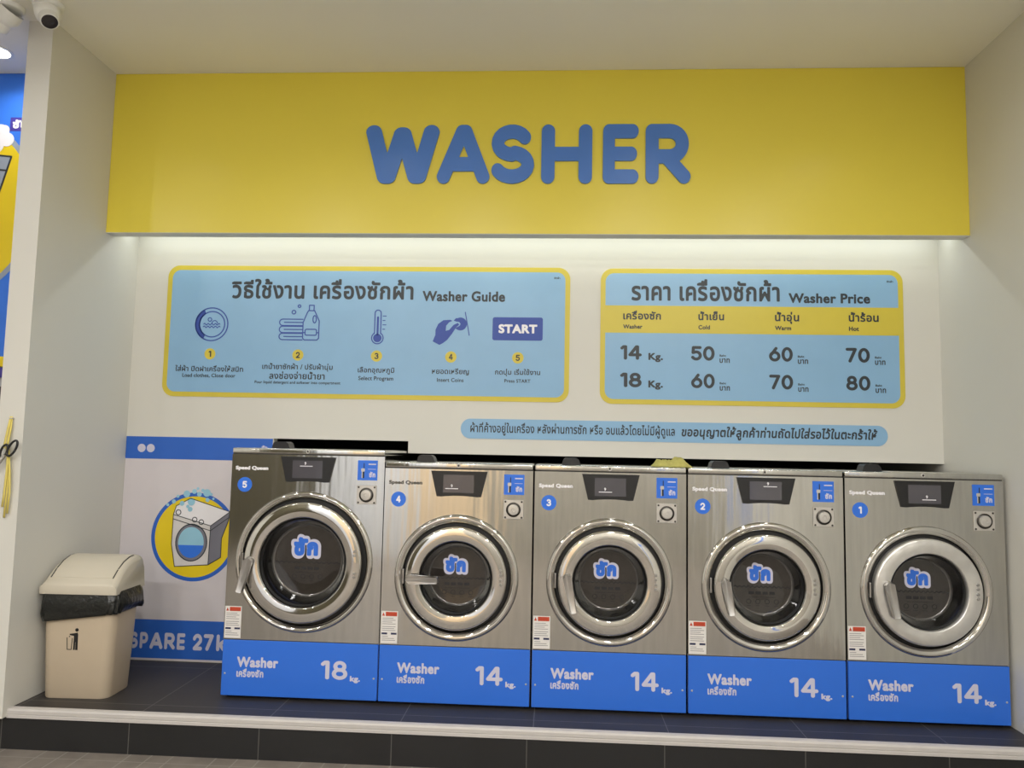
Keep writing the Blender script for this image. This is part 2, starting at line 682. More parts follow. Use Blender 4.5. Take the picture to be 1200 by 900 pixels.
# centre lines of a rounded display alphabet, cap height 1
GL = {
    'W': [[(0, 1), (.24, 0), (.30, 0), (.55, .95), (.59, .95), (.84, 0), (.90, 0), (1.14, 1)]],
    'A': [[(0, 0), (.42, .98), (.50, .98), (.92, 0)], [(.16, .27), (.76, .27)]],
    'S': [arc(.40, .745, .36, .255, 30, 270) + arc(.40, .265, .40, .265, 80, -152)],
    'H': [[(0, 0), (0, 1)], [(.86, 0), (.86, 1)], [(0, .5), (.86, .5)]],
    'E': [[(.62, 1), (0, 1), (0, 0), (.62, 0)], [(0, .5), (.58, .5)]],
    'R': [[(0, 0), (0, 1), (.42, 1)] + arc(.42, .72, .30, .28, 90, -90) + [(0, .44)], [(.34, .44), (.76, 0)]],
    'P': [[(0, 0), (0, 1), (.36, 1)] + arc(.36, .70, .30, .30, 90, -90) + [(0, .40)]],
    'k': [[(0, 0), (0, 1.05)], [(.5, .62), (.06, .28)], [(.2, .38), (.55, 0)]],
    '0': [arc(.33, .5, .33, .5, 0, 360, 32)],
    '1': [[(0, .88), (.13, 1), (.27, 1), (.27, 0)]],
    '2': [arc(.32, .68, .32, .32, 165, -25) + [(.04, 0), (.66, 0)]],
    '3': [arc(.29, .75, .28, .25, 150, -80) + [(.3, .52)], arc(.29, .27, .33, .27, 80, -150)],
    '4': [[(.56, 0), (.56, 1), (.48, 1), (0, .3), (.76, .3)]],
    '5': [[(.60, 1), (.08, 1), (.05, .56)] + arc(.30, .31, .32, .31, 120, -150)],
    '6': [[(.46, 1), (.10, .5)] + arc(.35, .33, .34, .33, 150, -210, 26)],
    '7': [[(0, 1), (.62, 1), (.20, 0)]],
    '8': [arc(.33, .76, .26, .24, 0, 360, 24), arc(.33, .27, .33, .27, 0, 360, 24)],
}


def glyph(ch, rad, x0, z0, x1, z1, res=70, aspect=1.0, out=0.0):
    """a rounded glyph fitted to a box; rad = half stroke in cap heights"""
    strokes = GL[ch]
    g = Grid(-.5, -.5, 1.9, 1.8, 1.0 / res)
    for s in strokes:
        for a, b in zip(s, s[1:]):
            g.seg(a[0] * aspect, a[1], b[0] * aspect, b[1], rad, 0.05)
    return fit(to_polys(g, 0.0, 0.05), x0, z0, x1, z1)


_num = {}


def number(s, x0, z0, x1, z1, rad=0.12, gap=0.22):
    """a run of rounded figures filling the box"""
    if (s, rad, gap) not in _num:
        x = 0
        pol = []
        for ch in s:
            g = Grid(-.4, -.4, 1.4, 1.5, 1 / 60)
            for st in GL[ch]:
                for a, b in zip(st, st[1:]):
                    g.seg(a[0], a[1], b[0], b[1], rad, 0.05)
            p = to_polys(g, 0.0, 0.05)
            a, b, c, d = bounds(p)
            pol += xf(p, 1, 1, x - a, 0)
            x += c - a + gap - rad
        _num[(s, rad, gap)] = pol
    return fit(_num[(s, rad, gap)], x0, z0, x1, z1)


def stroke_shape(lines, rad, h=None):
    a = np.array([p for l in lines for p in l])
    h = h or rad / 3
    g = Grid(a[:, 0].min() - rad - 3 * h, a[:, 1].min() - rad - 3 * h, a[:, 0].max() + rad + 3 * h, a[:, 1].max() + rad + 3 * h, h)
    for l in lines:
        for p, q in zip(l, l[1:]):
            g.seg(p[0], p[1], q[0], q[1], rad, 2 * h)
    return to_polys(g, 0.0, 0.08)


def decal(name, polys, y, m, parent, t=0.0008):
    return obj(name, prism(bmesh.new(), polys, y - t, y), m, parent)


def words(name, polys, y, m, parent, n=2, t=0.0008):
    """a line of writing split at its n-1 widest gaps, one object for each word group"""
    it = sorted(polys, key=lambda p: min(q[0] for q in p[0]))
    gaps, right = [], None
    for k, p in enumerate(it):
        lo, hi = min(q[0] for q in p[0]), max(q[0] for q in p[0])
        if right is not None:
            gaps.append((lo - right, k))
        right = hi if right is None else max(right, hi)
    cuts = sorted(k for g, k in sorted(gaps)[::-1][:n - 1])
    for a, b in zip([0] + cuts, cuts + [len(it)]):
        decal(name, it[a:b], y, m, parent, t)


# ------------------------------------------------------------------ the setting
struct('floor', bx(-5.2, 2.45, YREAR, YF + 0.01, ZFL - 0.1, ZFL), M['floor'])
struct('ceiling', bx(-5.2, 2.45, YREAR, 1.1, ZC, ZC + 0.1), M['ceil'])
bm = bmesh.new()
prism(bm, [([(XL, 0), (-1.512, 0), (-1.512, 1.281), (-.72, 1.281), (-.72, 1.212), (XR, 1.212), (XR, ZC), (XL, ZC)], [])], 0.0, 0.06)
struct('wall_back', bm, M['wall'])
struct('wall_right', bx(XR, XR + 0.12, YREAR, 1.1, ZFL, ZC), M['wall'])
struct('wall_left_partition', bx(-2.522, XL, -0.874, 1.1, -0.034, ZC), M['wall'])
struct('wall_left', bx(-5.2, -5.08, YREAR, 1.1, ZFL, ZC), M['wall'])
struct('wall_rear_corner', bx(-5.2, -2.95, YREAR - .1, YREAR, ZFL, ZC), M['far_olive'])  # rear wall colours zoned to give the washer fronts their reflections
struct('wall_rear_white', bx(-2.95, -1.75, YREAR - .1, YREAR, ZFL, ZC), M['far_white'])
struct('wall_rear_peach', bx(-1.75, -0.75, YREAR - .1, YREAR, ZFL, ZC), M['peach'])
struct('wall_rear_grey', bx(-0.75, XR, YREAR - .1, YREAR, ZFL, ZC), M['far_grey'])
struct('wall_right_reflector', bx(XR - .012, XR, -5.75, -5.35, 0.4, 2.4), M['far_blue'])  # unseen, added so the steel reflects a streak of blue
struct('floor_platform', bx(-5.08, XR, YF + 0.02, 1.1, ZFL + .01, 0), M['tile'])
struct('trim_riser', bx(-5.08, XR, YF, YF + 0.019, ZFL, -0.034), M['riser'])
bm = bmesh.new()
# stair nosing with two shallow ribs, one long extrusion
prof = [(YF - .008, -.039), (YF - .008, -.027), (YF - .005, -.024), (YF - .008, -.021), (YF - .008, -.006), (YF - .004, .002),
        (YF + .006, .003), (YF + .009, .001), (YF + .012, .003), (YF + .026, .003), (YF + .026, -.0002), (YF + .0195, -.0002), (YF + .0195, -.033), (YF - .0005, -.033), (YF - .0005, -.039)]
ra = [bm.verts.new((XL, p[0], p[1])) for p in prof]
rb = [bm.verts.new((XR, p[0], p[1])) for p in prof]
for i in range(len(prof)):
    j = (i + 1) % len(prof)
    bm.faces.new((ra[i], ra[j], rb[j], rb[i]))
bm.faces.new(ra)
bm.faces.new(rb)
struct('trim_nosing', bm, M['nosing'])
# dark service space behind the machines
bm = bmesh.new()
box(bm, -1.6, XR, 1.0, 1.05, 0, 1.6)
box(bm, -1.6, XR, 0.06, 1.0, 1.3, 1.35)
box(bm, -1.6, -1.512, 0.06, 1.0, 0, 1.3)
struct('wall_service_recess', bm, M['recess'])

# ------------------------------------------------------------------ yellow fascia with WASHER
fas = thing('fascia_sign', 'long glossy yellow fascia board across the top with big blue WASHER letters', 'sign', ((XL + XR) / 2, YP, ZPB))
FX = (XL + XR) / 2
bm = bmesh.new()
box(bm, XL - FX + .001, XR - FX - .001, 0.0, 0.078, 0.0, ZC - ZPB - .001)
obj('board', bm, M['yellow'], fas)
obj('lower_edge', bx(XL - FX + .001, XR - FX - .001, 0.001, 0.079, -.003, -.0001), M['wall'], fas)
for ch, a, b in (('W', -.941, -.534), ('A', -.542, -.254), ('S', -.245, -.012), ('H', .027, .302), ('E', .360, .551), ('R', .589, .828)):
    p = glyph(ch, 0.155, a - FX, 2.683 - ZPB, b - FX, 3.0135 - ZPB)
    decal('letter', p, -0.0005, M['sign_blue'], fas, 0.010)

# ------------------------------------------------------------------ washer guide sign
def board_sign(name, label, x0, z0, x1, z1, rad, edge):
    t = thing(name, label, 'sign', ((x0 + x1) / 2, 0, z0))
    ox = (x0 + x1) / 2
    obj('backing', prism(bmesh.new(), [(rrect(x0 - ox, 0, x1 - ox, z1 - z0, rad, 8), [])], -0.003, -0.0002), M['sticker_yellow'], t)
    obj('face', prism(bmesh.new(), [(rrect(x0 - ox + edge, edge, x1 - ox - edge, z1 - z0 - edge, rad * .7, 8), [])], -0.0038, -0.003), M['sky'], t)
    return t, ox


GZ0 = 1.5185
guide, gx = board_sign('guide_sign', 'pale blue washer guide sign with five steps, yellow border, on the white wall', -2.198, GZ0, 0.199, 2.3025, 0.07, 0.028)


def G(polys):
    return xf(polys, 1, 1, -gx, -GZ0)


YS = -0.0038
words('heading', G(write('วิธีใช้งาน เครื่องซักผ้า', -1.806, 2.105, -.716, 2.226, .028)), YS, M['ink'], guide)
words('heading', G(write('Washer Guide', -.662, 2.098, -.178, 2.160, .035)), YS, M['ink'], guide)
decal('small_print', G(write('ซักผ้า', .105, 2.235, .14, 2.248, .02)), YS, M['ink'], guide)
cols = [(-1.918, 'ใส่ผ้า ปิดฝาเครื่องให้สนิท', 'Load clothes, Close door', .41, .32),
        (-1.389, 'เทน้ำยาซักผ้า / ปรับผ้านุ่ม', None, .42, 0), (-.922, 'เลือกอุณหภูมิ', 'Select Program', .215, .205),
        (-.486, 'หยอดเหรียญ', 'Insert Coins', .215, .155), (-.097, 'กดปุ่ม เริ่มใช้งาน', 'Press START', .26, .15)]
for i, (cx, th, en, w1, w2) in enumerate(cols):
    b = obj('number_badge', prism(bmesh.new(), G([(circ(cx, 1.772, .033), [])]), YS - .0006, YS), M['sticker_yellow'], guide)
    decal('numeral', G(number(str(i + 1), cx - (.008 if i == 0 else .012), 1.754, cx + (.008 if i == 0 else .012), 1.79, .12)), YS - .0006, M['ink'], b)
    zt = 1.686 if i != 1 else 1.700
    decal('caption', G(write_c(th, cx, zt, w1, .02)), YS, M['ink'], guide)
    if en:
        decal('caption', G(write_c(en, cx, 1.643 if i < 1 else 1.638, w2, .02)), YS, M['ink'], guide)
decal('caption', G(write_c('ลงช่องจ่ายน้ำยา', -1.389, 1.652, .33, .02)), YS, M['ink'], guide)
decal('caption', G(write_c('Pour liquid detergent and softener into compartment', -1.385, 1.608, .51, .02, 30)), YS, M['ink'], guide)
# step pictures
cx, cz = -1.917, 1.949
ic = [l for l in (circ(cx, cz, .098, 48) + [(cx + .098, cz)],)] + [circ(cx + .003, cz, .076, 48) + [(cx + .079, cz)]]
pol = stroke_shape(ic, .0035)
pol += [(circ(cx, cz, .0985, 24, 118, 242) + circ(cx + .003, cz, .075, 24, 238, 122), [])]
wv = lambda x0, x1, z: [(x0 + (x1 - x0) * k / 40, z + .005 * math.sin(k / 40 * 2 * math.pi * 4.5)) for k in range(41)]
pol2 = stroke_shape([wv(cx - .048, cx + .05, cz - .0), wv(cx - .05, cx + .052, cz - .016), circ(cx - .012, cz + .028, .011, 20) + [(cx - .001, cz + .028)],
                     circ(cx + .018, cz + .006, .016, 14, 0, 180)], .0026)
decal('washer_pictogram', G(pol + pol2), YS, M['navy'], guide)
cx, cz = -1.388, 1.945
ls = []
for k in range(3):
    zz = 1.862 + k * .042
    ls.append([(cx + .02, zz + .038), (cx - .10, zz + .038)] + circ(cx - .10, zz + .019, .019, 10, 90, 270) + [(cx + .02, zz)])
    ls.append([(cx - .09, zz + .019), (cx + .02, zz + .019)])
bot = [(cx + .022, 1.872), (cx + .022, 1.965), (cx + .044, 2.022), (cx + .052, 2.036), (cx + .088, 2.036), (cx + .096, 2.02), (cx + .118, 1.975), (cx + .118, 1.872), (cx + .108, 1.862), (cx + .032, 1.862), (cx + .022, 1.872)]
ls += [bot, [(cx + .056, 2.04), (cx + .056, 2.068), (cx + .084, 2.068), (cx + .084, 2.04)], [(cx + .022, 1.905), (cx + .036, 1.905)], [(cx + .104, 1.905), (cx + .118, 1.905)],
       rrect(cx + .036, 1.89, cx + .104, 1.925, .008) + [(cx + .104, 1.917)], circ(cx + .09, 1.985, .010, 16, 0, 360, .022) + [(cx + .1, 1.985)],
       circ(cx - .036, 2.026, .011, 16) + [(cx - .025, 2.026)], circ(cx - .004, 2.062, .008, 16) + [(cx + .004, 2.062)]]
decal('detergent_pictogram', G(stroke_shape(ls, .0032)), YS, M['navy'], guide)
cx = -.921
ls = [[(cx - .018, 1.905), (cx - .018, 2.025)] + circ(cx, 2.025, .018, 12, 180, 0) + [(cx + .018, 1.905)] + circ(cx, 1.878, .034, 24, 52, -232)]
pol = stroke_shape(ls, .0032) + [(circ(cx, 1.878, .025, 24), [])] + stroke_shape([[(cx, 1.90), (cx, 2.0)]], .006)
pol += stroke_shape([[(cx + .03, 1.93 + .026 * k), (cx + .042 + .006 * (k % 2), 1.93 + .026 * k)] for k in range(4)], .0026)
decal('thermometer_pictogram', G(pol), YS, M['navy'], guide)
cx, cz = -.49, 1.94
hand = [(cx - .105, 1.862), (cx - .09, 1.90), (cx - .09, 1.93), (cx - .075, 1.965), (cx - .045, 1.987), (cx - .005, 1.99), (cx + .008, 1.984), (cx - .012, 1.975), (cx - .028, 1.955), (cx - .03, 1.925),
        (cx - .01, 1.93), (cx + .015, 1.96), (cx + .04, 1.972), (cx + .048, 1.962), (cx + .03, 1.945), (cx + .005, 1.905), (cx - .02, 1.872), (cx - .045, 1.852), (cx - .065, 1.842)]
pol = [(hand, [])] + [([(cx + .015, 1.985), (cx + .028, 2.0)] + circ(cx + .055, 1.966, .038, 20, 118, -140) + [(cx + .05, 1.955), (cx + .056, 1.966), (cx + .048, 1.978), (cx + .03, 1.98)], [])]
pol += stroke_shape([[(cx + .082, 2.035), (cx + .108, 1.90)]], .0028)
decal('coin_hand_pictogram', G(pol), YS, M['navy'], guide)
sb = obj('start_button_pictogram', prism(bmesh.new(), G([(rrect(-.247, 1.873, .044, 2.008, .012), [])]), YS - .0006, YS), M['navy'], guide)
decal('start_lettering', G(write('START', -.212, 1.914, .012, 1.967, .05)), YS - .0006, M['white_ink'], sb)

# ------------------------------------------------------------------ washer price sign
PZ0 = 1.5152
price, px_ = board_sign('price_sign', 'pale blue washer price sign with a yellow heading band, right of the guide', .3752, PZ0, 2.0745, 2.3002, .07, .028)


def Q(polys):
    return xf(polys, 1, 1, -px_, -PZ0)


obj('heading_band', prism(bmesh.new(), Q([(rect(.376, 1.925, 2.0737, 2.084), [])]), YS - .0006, YS), M['sticker_yellow'], price)
YB = YS - .0006
words('heading', Q(write('ราคา เครื่องซักผ้า', .552, 2.112, 1.390, 2.240, .028)), YS, M['ink'], price)
words('heading', Q(write('Washer Price', 1.440, 2.106, 1.892, 2.163, .035)), YS, M['ink'], price)
decal('small_print', Q(write('ซักผ้า', 1.985, 2.228, 2.02, 2.241, .02)), YS, M['ink'], price)
for x, w, th, en, we in ((.505, .215, 'เครื่องซัก', 'Washer', .11), (.932, .145, 'น้ำเย็น', 'Cold', .065), (1.362, .135, 'น้ำอุ่น', 'Warm', .09), (1.772, .165, 'น้ำร้อน', 'Hot', .055)):
    p = text_polys(th, .03)
    a, b, c, d = bounds(p)
    k = w / (c - a)
    zb = 2.002 if 'ุ' not in th else 1.985
    decal('column_heading', Q(xf(p, k, k, x - a * k, zb - b * k)), YB, M['ink'], price)
    p = text_polys(en, .035)
    a, b, c, d = bounds(p)
    k = we / (c - a)
    decal('column_heading', Q(xf(p, k, k, x - a * k, 1.949 - b * k)), YB, M['ink'], price)
for z, row in ((1.770, ('14', '50', '60', '70')), (1.612, ('18', '60', '70', '80'))):
    for k, (x, s) in enumerate(zip((.49, .891, 1.327, 1.752), row)):
        decal('price_figure', Q(number(s, x, z, x + (.122 if k == 0 else .132), z + .083, .125)), YS, M['ink'], price)
        if k == 0:
            decal('unit', Q(write('Kg.', x + .160, z - .012, x + .242, z + .040, .045)), YS, M['ink'], price)
        else:
            decal('unit', Q(write('บาท', x + .160, z - .012, x + .217, z + .014, .03)), YS, M['ink'], price)
            decal('unit', Q(write('Baht', x + .160, z + .024, x + .196, z + .036, .03)), YS, M['ink'], price)

# ------------------------------------------------------------------ notice strip under the signs
ns = thing('notice_strip', 'long narrow pale blue notice strip with rounded ends and one line of black writing', 'sign', (.777, 0, 1.303))
nx, nz = .777, 1.303
obj('face', prism(bmesh.new(), [(rrect(-.418 - nx, 1.303 - nz, 1.974 - nx, 1.417 - nz, .056, 12), [])], -.003, -.0002), M['sky'], ns)
words('writing', xf(write('ผ้าที่ค้างอยู่ในเครื่อง หลังผ่านการซัก หรือ อบแล้วโดยไม่มีผู้ดูแล', -.362, 1.322, .800, 1.398, .018, 34), 1, 1, -nx, -nz), -.003, M['ink'], ns, 4)
decal('writing', xf(fit(shear(text_polys('ขออนุญาตให้ลูกค้าท่านถัดไปใส่รอไว้ในตะกร้าให้', .03, 34), .12), .838, 1.320, 1.918, 1.398), 1, 1, -nx, -nz), -.003, M['ink'], ns)

# ------------------------------------------------------------------ banner behind the bin and the big washer
ban = thing('wall_banner', 'pale vinyl banner with blue bands and a round washing machine drawing, left of the washers', 'banner', (-1.953, 0, 0))
bx0 = -1.953


def B(polys):
    return xf(polys, 1, 1, -bx0, 0)


obj('sheet', prism(bmesh.new(), B([(rect(XL + .002, .004, -1.515, 1.279), [])]), -.003, -.0002), M['banner_white'], ban)
obj('top_band', prism(bmesh.new(), B([(rect(XL + .002, 1.149, -1.515, 1.279), [])]), -.0038, -.003), M['banner_blue'], ban)
obj('bottom_band', prism(bmesh.new(), B([(rect(XL + .002, .014, -1.515, .230), [])]), -.0038, -.003), M['banner_blue'], ban)
for s in ((-2.298, 1.211), (-2.243, 1.211)):
    decal('round_mark', B([(circ(s[0], s[1], .024), [])]), -.0038, M['pale_ink'], ban)
decal('mark', B(write('ซัก', -1.580, 1.212, -1.545, 1.240, .06)), -.0038, M['pale_ink'], ban)
dx = 0
for ch, a, b in (('S', -2.298, -2.251), ('P', -2.239, -2.192), ('A', -2.180, -2.104), ('R', -2.094, -2.032), ('E', -2.02, -1.973), ('2', -1.927, -1.872),
                 ('7', -1.864, -1.806), ('k', -1.789, -1.737)):
    decal('letter', B(glyph(ch, .15, a, .066, b, .158)), -.0038, M['pale_ink'], ban)
decal('letter', B(write('g', -1.727, .036, -1.672, .128, .09)), -.0038, M['pale_ink'], ban)
rc = (-1.955, .705)
obj('round_border', prism(bmesh.new(), B([(circ(*rc, .254, 64), [circ(*rc, .232, 64)])]), -.0038, -.003), M['banner_blue'], ban)
dr = obj('round_field', prism(bmesh.new(), B([(circ(*rc, .232, 64), [])]), -.0036, -.003), M['poster_yellow'], ban)
# a plain drawn washing machine, tilted, with an empty round door
front = [(-2.083, .83), (-1.858, .77), (-1.862, .548), (-2.060, .533), (-2.085, .66)]
top = [(-2.083, .83), (-2.068, .88), (-1.985, .925), (-1.747, .853), (-1.858, .77)]
side = [(-1.858, .77), (-1.747, .853), (-1.755, .80), (-1.79, .70), (-1.79, .592), (-1.862, .548)]
panel = [(-1.858, .77), (-1.747, .853), (-1.750, .822), (-1.858, .742)]
ln = stroke_shape([l + [l[0]] for l in (front, top, side, panel)] + [[(-2.083, .805), (-1.858, .742)]], .0022)
decal('cartoon_front', B([(front, [])]), -.0038, M['cartoon_white'], ban, .0004)
decal('cartoon_top', B([(top, [])]), -.0038, M['white_ink'], ban, .0004)
decal('cartoon_side', B([(side, [])]), -.0038, M['cartoon_grey'], ban, .0004)
dc = (-1.968, .672)
decal('cartoon_door', B([(circ(*dc, .092, 40, 0, 360, .105), [])]), -.0042, M['cartoon_grey'], ban, .0004)
decal('cartoon_door_glass', B([(circ(dc[0] - .002, dc[1], .076, 40, 0, 360, .088), [])]), -.0046, M['bubble'], ban, .0004)
decal('cartoon_water', B([(circ(dc[0] - .002, dc[1], .076, 24, 190, 350, .088), [])]), -.005, M['poster_blue'], ban, .0003)
decal('cartoon_outline', B(ln + stroke_shape([circ(*dc, .092, 40, 0, 360, .105) + [(dc[0] + .092, dc[1])]], .003)), -.0052, M['ink'], ban, .0003)
for s in ((-2.054, .843, .017), (-1.955, .803, .016), (-1.915, .79, .016)):
    decal('cartoon_dial', B([(circ(*s, 24), [circ(s[0], s[1], s[2] * .7, 24)])]), -.0044, M['ink'], ban, .0004)
bub = [(-2.085, .905, .012), (-2.062, .935, .009), (-2.035, .895, .014), (-2.01, .95, .020), (-1.98, .905, .022), (-1.965, .965, .014), (-1.935, .95, .014), (-1.985, .862, .014), (-2.0, .878, .010),
       (-1.945, .982, .008), (-1.915, .972, .010), (-1.89, .958, .022), (-1.865, .95, .009), (-1.885, .918, .012), (-2.12, .885, .009), (-1.85, .925, .007)]
for k, (a, b, r) in enumerate(bub):
    decal('bubble', B([(circ(a, b, r, 20), [])]), -.0048 - .0002 * (k % 3), M['bubble'], ban, .0005)

# ------------------------------------------------------------------ washers
def washer(numeral, kg, x0, w, h, zc, Rr, Ra, Rg, gap_r, handle, label, film=None):
    t = thing('washing_machine', label, 'washing machine', (x0 + w / 2, YM, 0), group='washers in a row on the platform')
    dz = h - 1.1727
    s = Rr / .306
    X = lambda u: u - w / 2
    cx = 0.0
    depth = 0.72
    # steel body: a front sheet cut out round the door, two sides and a back
    bm = bmesh.new()
    prism(bm, [(rect(X(0), .285, X(w), 1.141 + dz), [circ(cx, zc, gap_r, 72)])], 0.0, 0.012)
    box(bm, X(0), X(.012), .0125, depth, .02, 1.141 + dz)
    box(bm, X(w - .012), X(w), .0125, depth, .02, 1.141 + dz)
    box(bm, X(.0125), X(w - .0125), depth - .012, depth, .02, 1.141 + dz)
    obj('cabinet', bm, M['steel'], t)
    obj('seam', bx(X(.002), X(w - .002), .003, .02, 1.139 + dz, 1.146 + dz), M['seam'], t)
    obj('top_lid', bx(X(0), X(w), -.002, depth, 1.145 + dz, h, bev=.006, seg=3), M['steel'], t, smooth=40)
    lk = obj('lid_lock', lathe(bmesh.new(), [(0, -.006), (.008, -.006), (.010, -.002), (.0105, -.0021)], cx - .002, 1.160 + dz, 20), M['plate'], t, smooth=40)
    decal('keyhole', [(circ(cx - .002, 1.160 + dz, .005, 16), [])], -.006, M['dark_metal'], lk)
    # black cap of the dispenser seen above the lid
    bm = bmesh.new()
    u = .133 + (w - .737) / 2
    pts = [(X(u), h), (X(u + .008), h + .026), (X(u + .018), h + .035), (X(u + .074), h + .035), (X(u + .086), h + .026), (X(u + .096), h)]
    prism(bm, [(pts, [])], .12, .20)
    obj('dispenser_cap', bm, M['black'], t)
    # blue kick panel
    bp = obj('base_panel', bx(X(0.001), X(w - .001), -.004, .02, .015, .281, bev=.002, seg=1), M['brand_blue'], t)
    obj('panel_gap', bx(X(.004), X(w - .004), .004, .03, .279, .287), M['seam'], t)
    obj('plinth', bx(X(.02), X(w - .02), .03, depth - .02, 0, .06), M['black'], t)
    bl = .091 if dz < .01 else .077
    decal('washer_lettering', write('Washer', X(bl), .152, X(bl + .207), .202, .042), -.004, M['pale_ink'], bp)
    decal('thai_lettering', write('เครื่องซัก', X(bl), .105, X(bl + .135), .146, .04), -.004, M['pale_ink'], bp)
    nl = .474 if dz < .01 else .497
    decal('capacity_lettering', number(kg, X(nl), .109, X(nl + .133), .198, .115, .26), -.004, M['pale_ink'], bp)
    decal('unit_lettering', write('kg.', X(nl + .146), .096, X(nl + .196), .129, .05), -.004, M['pale_ink'], bp)
    for q in (.018, w - .018):
        obj('rivet', lathe(bmesh.new(), [(0, -.007), (.003, -.0065), (.005, -.004)], X(q), .120, 12), M['plate'], bp, smooth=40)
    # control panel
    c0 = .003
    pt, pb, hw, hb = 1.133 + dz, 1.008 + dz, .140, .110
    trap = [(c0 - hw, pt), (c0 - hb, pb)] + [(c0 - hb + 2 * hb * k / 10, pb - .004 + .008 * (1 - (k / 5 - 1) ** 2)) for k in range(1, 10)] + [(c0 + hb, pb), (c0 + hw, pt)]
    cp = obj('control_panel', prism(bmesh.new(), [(trap, [])], -.008, -.0002), M['black'], t)
    sx0, sx1, sz0, sz1 = c0 - .078, c0 + .074, 1.027 + dz, 1.115 + dz
    sc = decal('screen', [(rect(sx0, sz0, sx1, sz1), [])], -.008, M['screen'], cp, .0012)
    mx_, mz_ = {'5': (.018, .040), '4': (-.010, 0), '3': (0, 0), '2': (.046, .044), '1': (.044, -.002)}[numeral]
    decal('screen_line', [(rect(sx0 + .02 + mx_, sz0 + .018 + mz_, sx0 + .084 + mx_, sz0 + .022 + mz_), [])], -.0092, M['screen_mark'], sc, .0004)
    decal('screen_figure', write('9', sx0 + .046 + mx_ * .8, sz0 + .026 + mz_, sx0 + .055 + mx_ * .8, sz0 + .041 + mz_, .04), -.0092, M['screen_mark'], sc, .0004)
    # brand lettering and number badge
    decal('brand_lettering', write('Speed Queen', X(.021), 1.058 + dz, X(.187), 1.082 + dz, .052), 0.0, M['brand_dark'] if numeral == '4' else M['white_ink'], t, .003)
    nb = decal('number_badge', [(circ(X(.0705), .989 + dz, .037, 40), [])], 0.0, M['brand_blue'], t, .001)
    hw = .0075 if numeral == '1' else .0115
    decal('numeral', number(numeral, X(.0705) - hw, .972 + dz, X(.0705) + hw, 1.006 + dz, .14), -.001, M['white_ink'], nb)
    # coin slot plate
    r0 = w - .143 if dz < .01 else w - .135
    cs = decal('coin_slot', [(rect(X(r0), 1.023 + dz, X(r0 + .100), 1.122 + dz), [])], 0.0, M['brand_blue'], t, .002)
    decal('slot', [(rect(X(r0 + .026), 1.034 + dz, X(r0 + .034), 1.070 + dz), []), (rect(X(r0 + .030), 1.070 + dz, X(r0 + .034), 1.108 + dz), [])], -.002, M['black'], cs, .0006)
    decal('slot_guide', [(rrect(X(r0 + .018), 1.066 + dz, X(r0 + .036), 1.082 + dz, .004), []), (rect(X(r0 + .021), 1.034 + dz, X(r0 + .0255), 1.066 + dz), [])], -.002, M['plate'], cs, .001)
    decal('coin_lettering', write('ซัก', X(r0 + .058), 1.038 + dz, X(r0 + .090), 1.066 + dz, .05), -.002, M['pale_ink'], cs, .0006)
    decal('coin_rule', [(rect(X(r0 + .052), 1.0775 + dz, X(r0 + .092), 1.0795 + dz), [])], -.002, M['pale_ink'], cs, .0006)
    decal('coin_heading_line', [(rect(X(r0 + .054), 1.100 + dz, X(r0 + .092), 1.106 + dz), [])], -.002, M['pale_ink'], cs, .0006)
    # coin box lock plate
    lp = obj('coin_lock_plate', bx(X(r0), X(r0 + .098), -.006, -.0002, .905 + dz, .998 + dz, bev=.002, seg=1), M['plate'], t)
    lx, lz = X(r0 + .049), .951 + dz
    obj('lock_collar', lathe(bmesh.new(), [(.036, -.006), (.036, -.010), (.031, -.012), (.029, -.008), (.028, -.0061)], lx, lz, 32), M['dark_metal'], lp, smooth=40)
    obj('lock_barrel', lathe(bmesh.new(), [(.028, -.0061), (.028, -.014), (.024, -.020), (.010, -.021), (.008, -.018), (0, -.018)], lx, lz, 32), M['plate'], lp, smooth=40)
    for a in (-1, 1):
        for b in (-1, 1):
            obj('screw', lathe(bmesh.new(), [(0, -.0085), (.004, -.008), (.005, -.006)], lx + a * .040, lz + b * .038, 10), M['dark_metal'], lp)
    # warning label
    wl = decal('warning_label', [(rect(X(.004), .290, X(.086), .444), [])], 0.0, M['label'], t, .0008)
    decal('label_header', [(rect(X(.026), .420, X(.082), .440), [])], -.0008, M['label_red'], wl, .0004)
    decal('label_mark', [([(X(.008), .421), (X(.022), .421), (X(.015), .438)], [])], -.0008, M['label_red'], wl, .0004)
    decal('label_print', [(rect(X(.010), zz, X(.010 + ww), zz + .003), []) for zz, ww in ((.408, .055), (.399, .066), (.390, .05), (.381, .066), (.368, .066), (.359, .06), (.350, .066), (.321, .03), (.312, .06), (.303, .066))],
          -.0008, M['label_grey'], wl, .0004)
    decal('label_bar', [(rect(X(.008), .332, X(.036), .341), []), (rect(X(.054), .332, X(.082), .341), [])], -.0008, M['label_navy'], wl, .0004)
    # door surround: pressed steel ring
    ring = [(Rr, -.0002), (Rr - .001, -.005)]
    for k in range(1, 9):
        q = k / 8
        ring.append((Rr - .001 - (Rr - gap_r - .003) * q, -.005 * (1 - q) - .003 * q - .018 * math.sin(math.pi * (.25 + .75 * q)) + .0127 * (1 - q)))
    ring += [(gap_r, -.001), (gap_r - .001, .004)]
    obj('door_surround', lathe(bmesh.new(), ring, cx, zc, 96), M['chrome'], t, smooth=35)
    obj('door_gasket', lathe(bmesh.new(), [(gap_r - .001, .004), (gap_r - .004, .0125), (Ra - .01, .013), (Ra - .012, .03), (Rg + .01, .05)], cx, zc, 72), M['rubber'], t, smooth=60)
    # door: broad polished ring with a deep dished window
    dm = M['film'] if film else M['chrome']
    dr_ = [(Ra, .010), (Ra + .001, -.020), (Ra - .0005, -.026), (Ra - .004, -.0305), (Ra - .008, -.0328), (Ra - .010, -.033), (Ra - .0115, -.0332)]
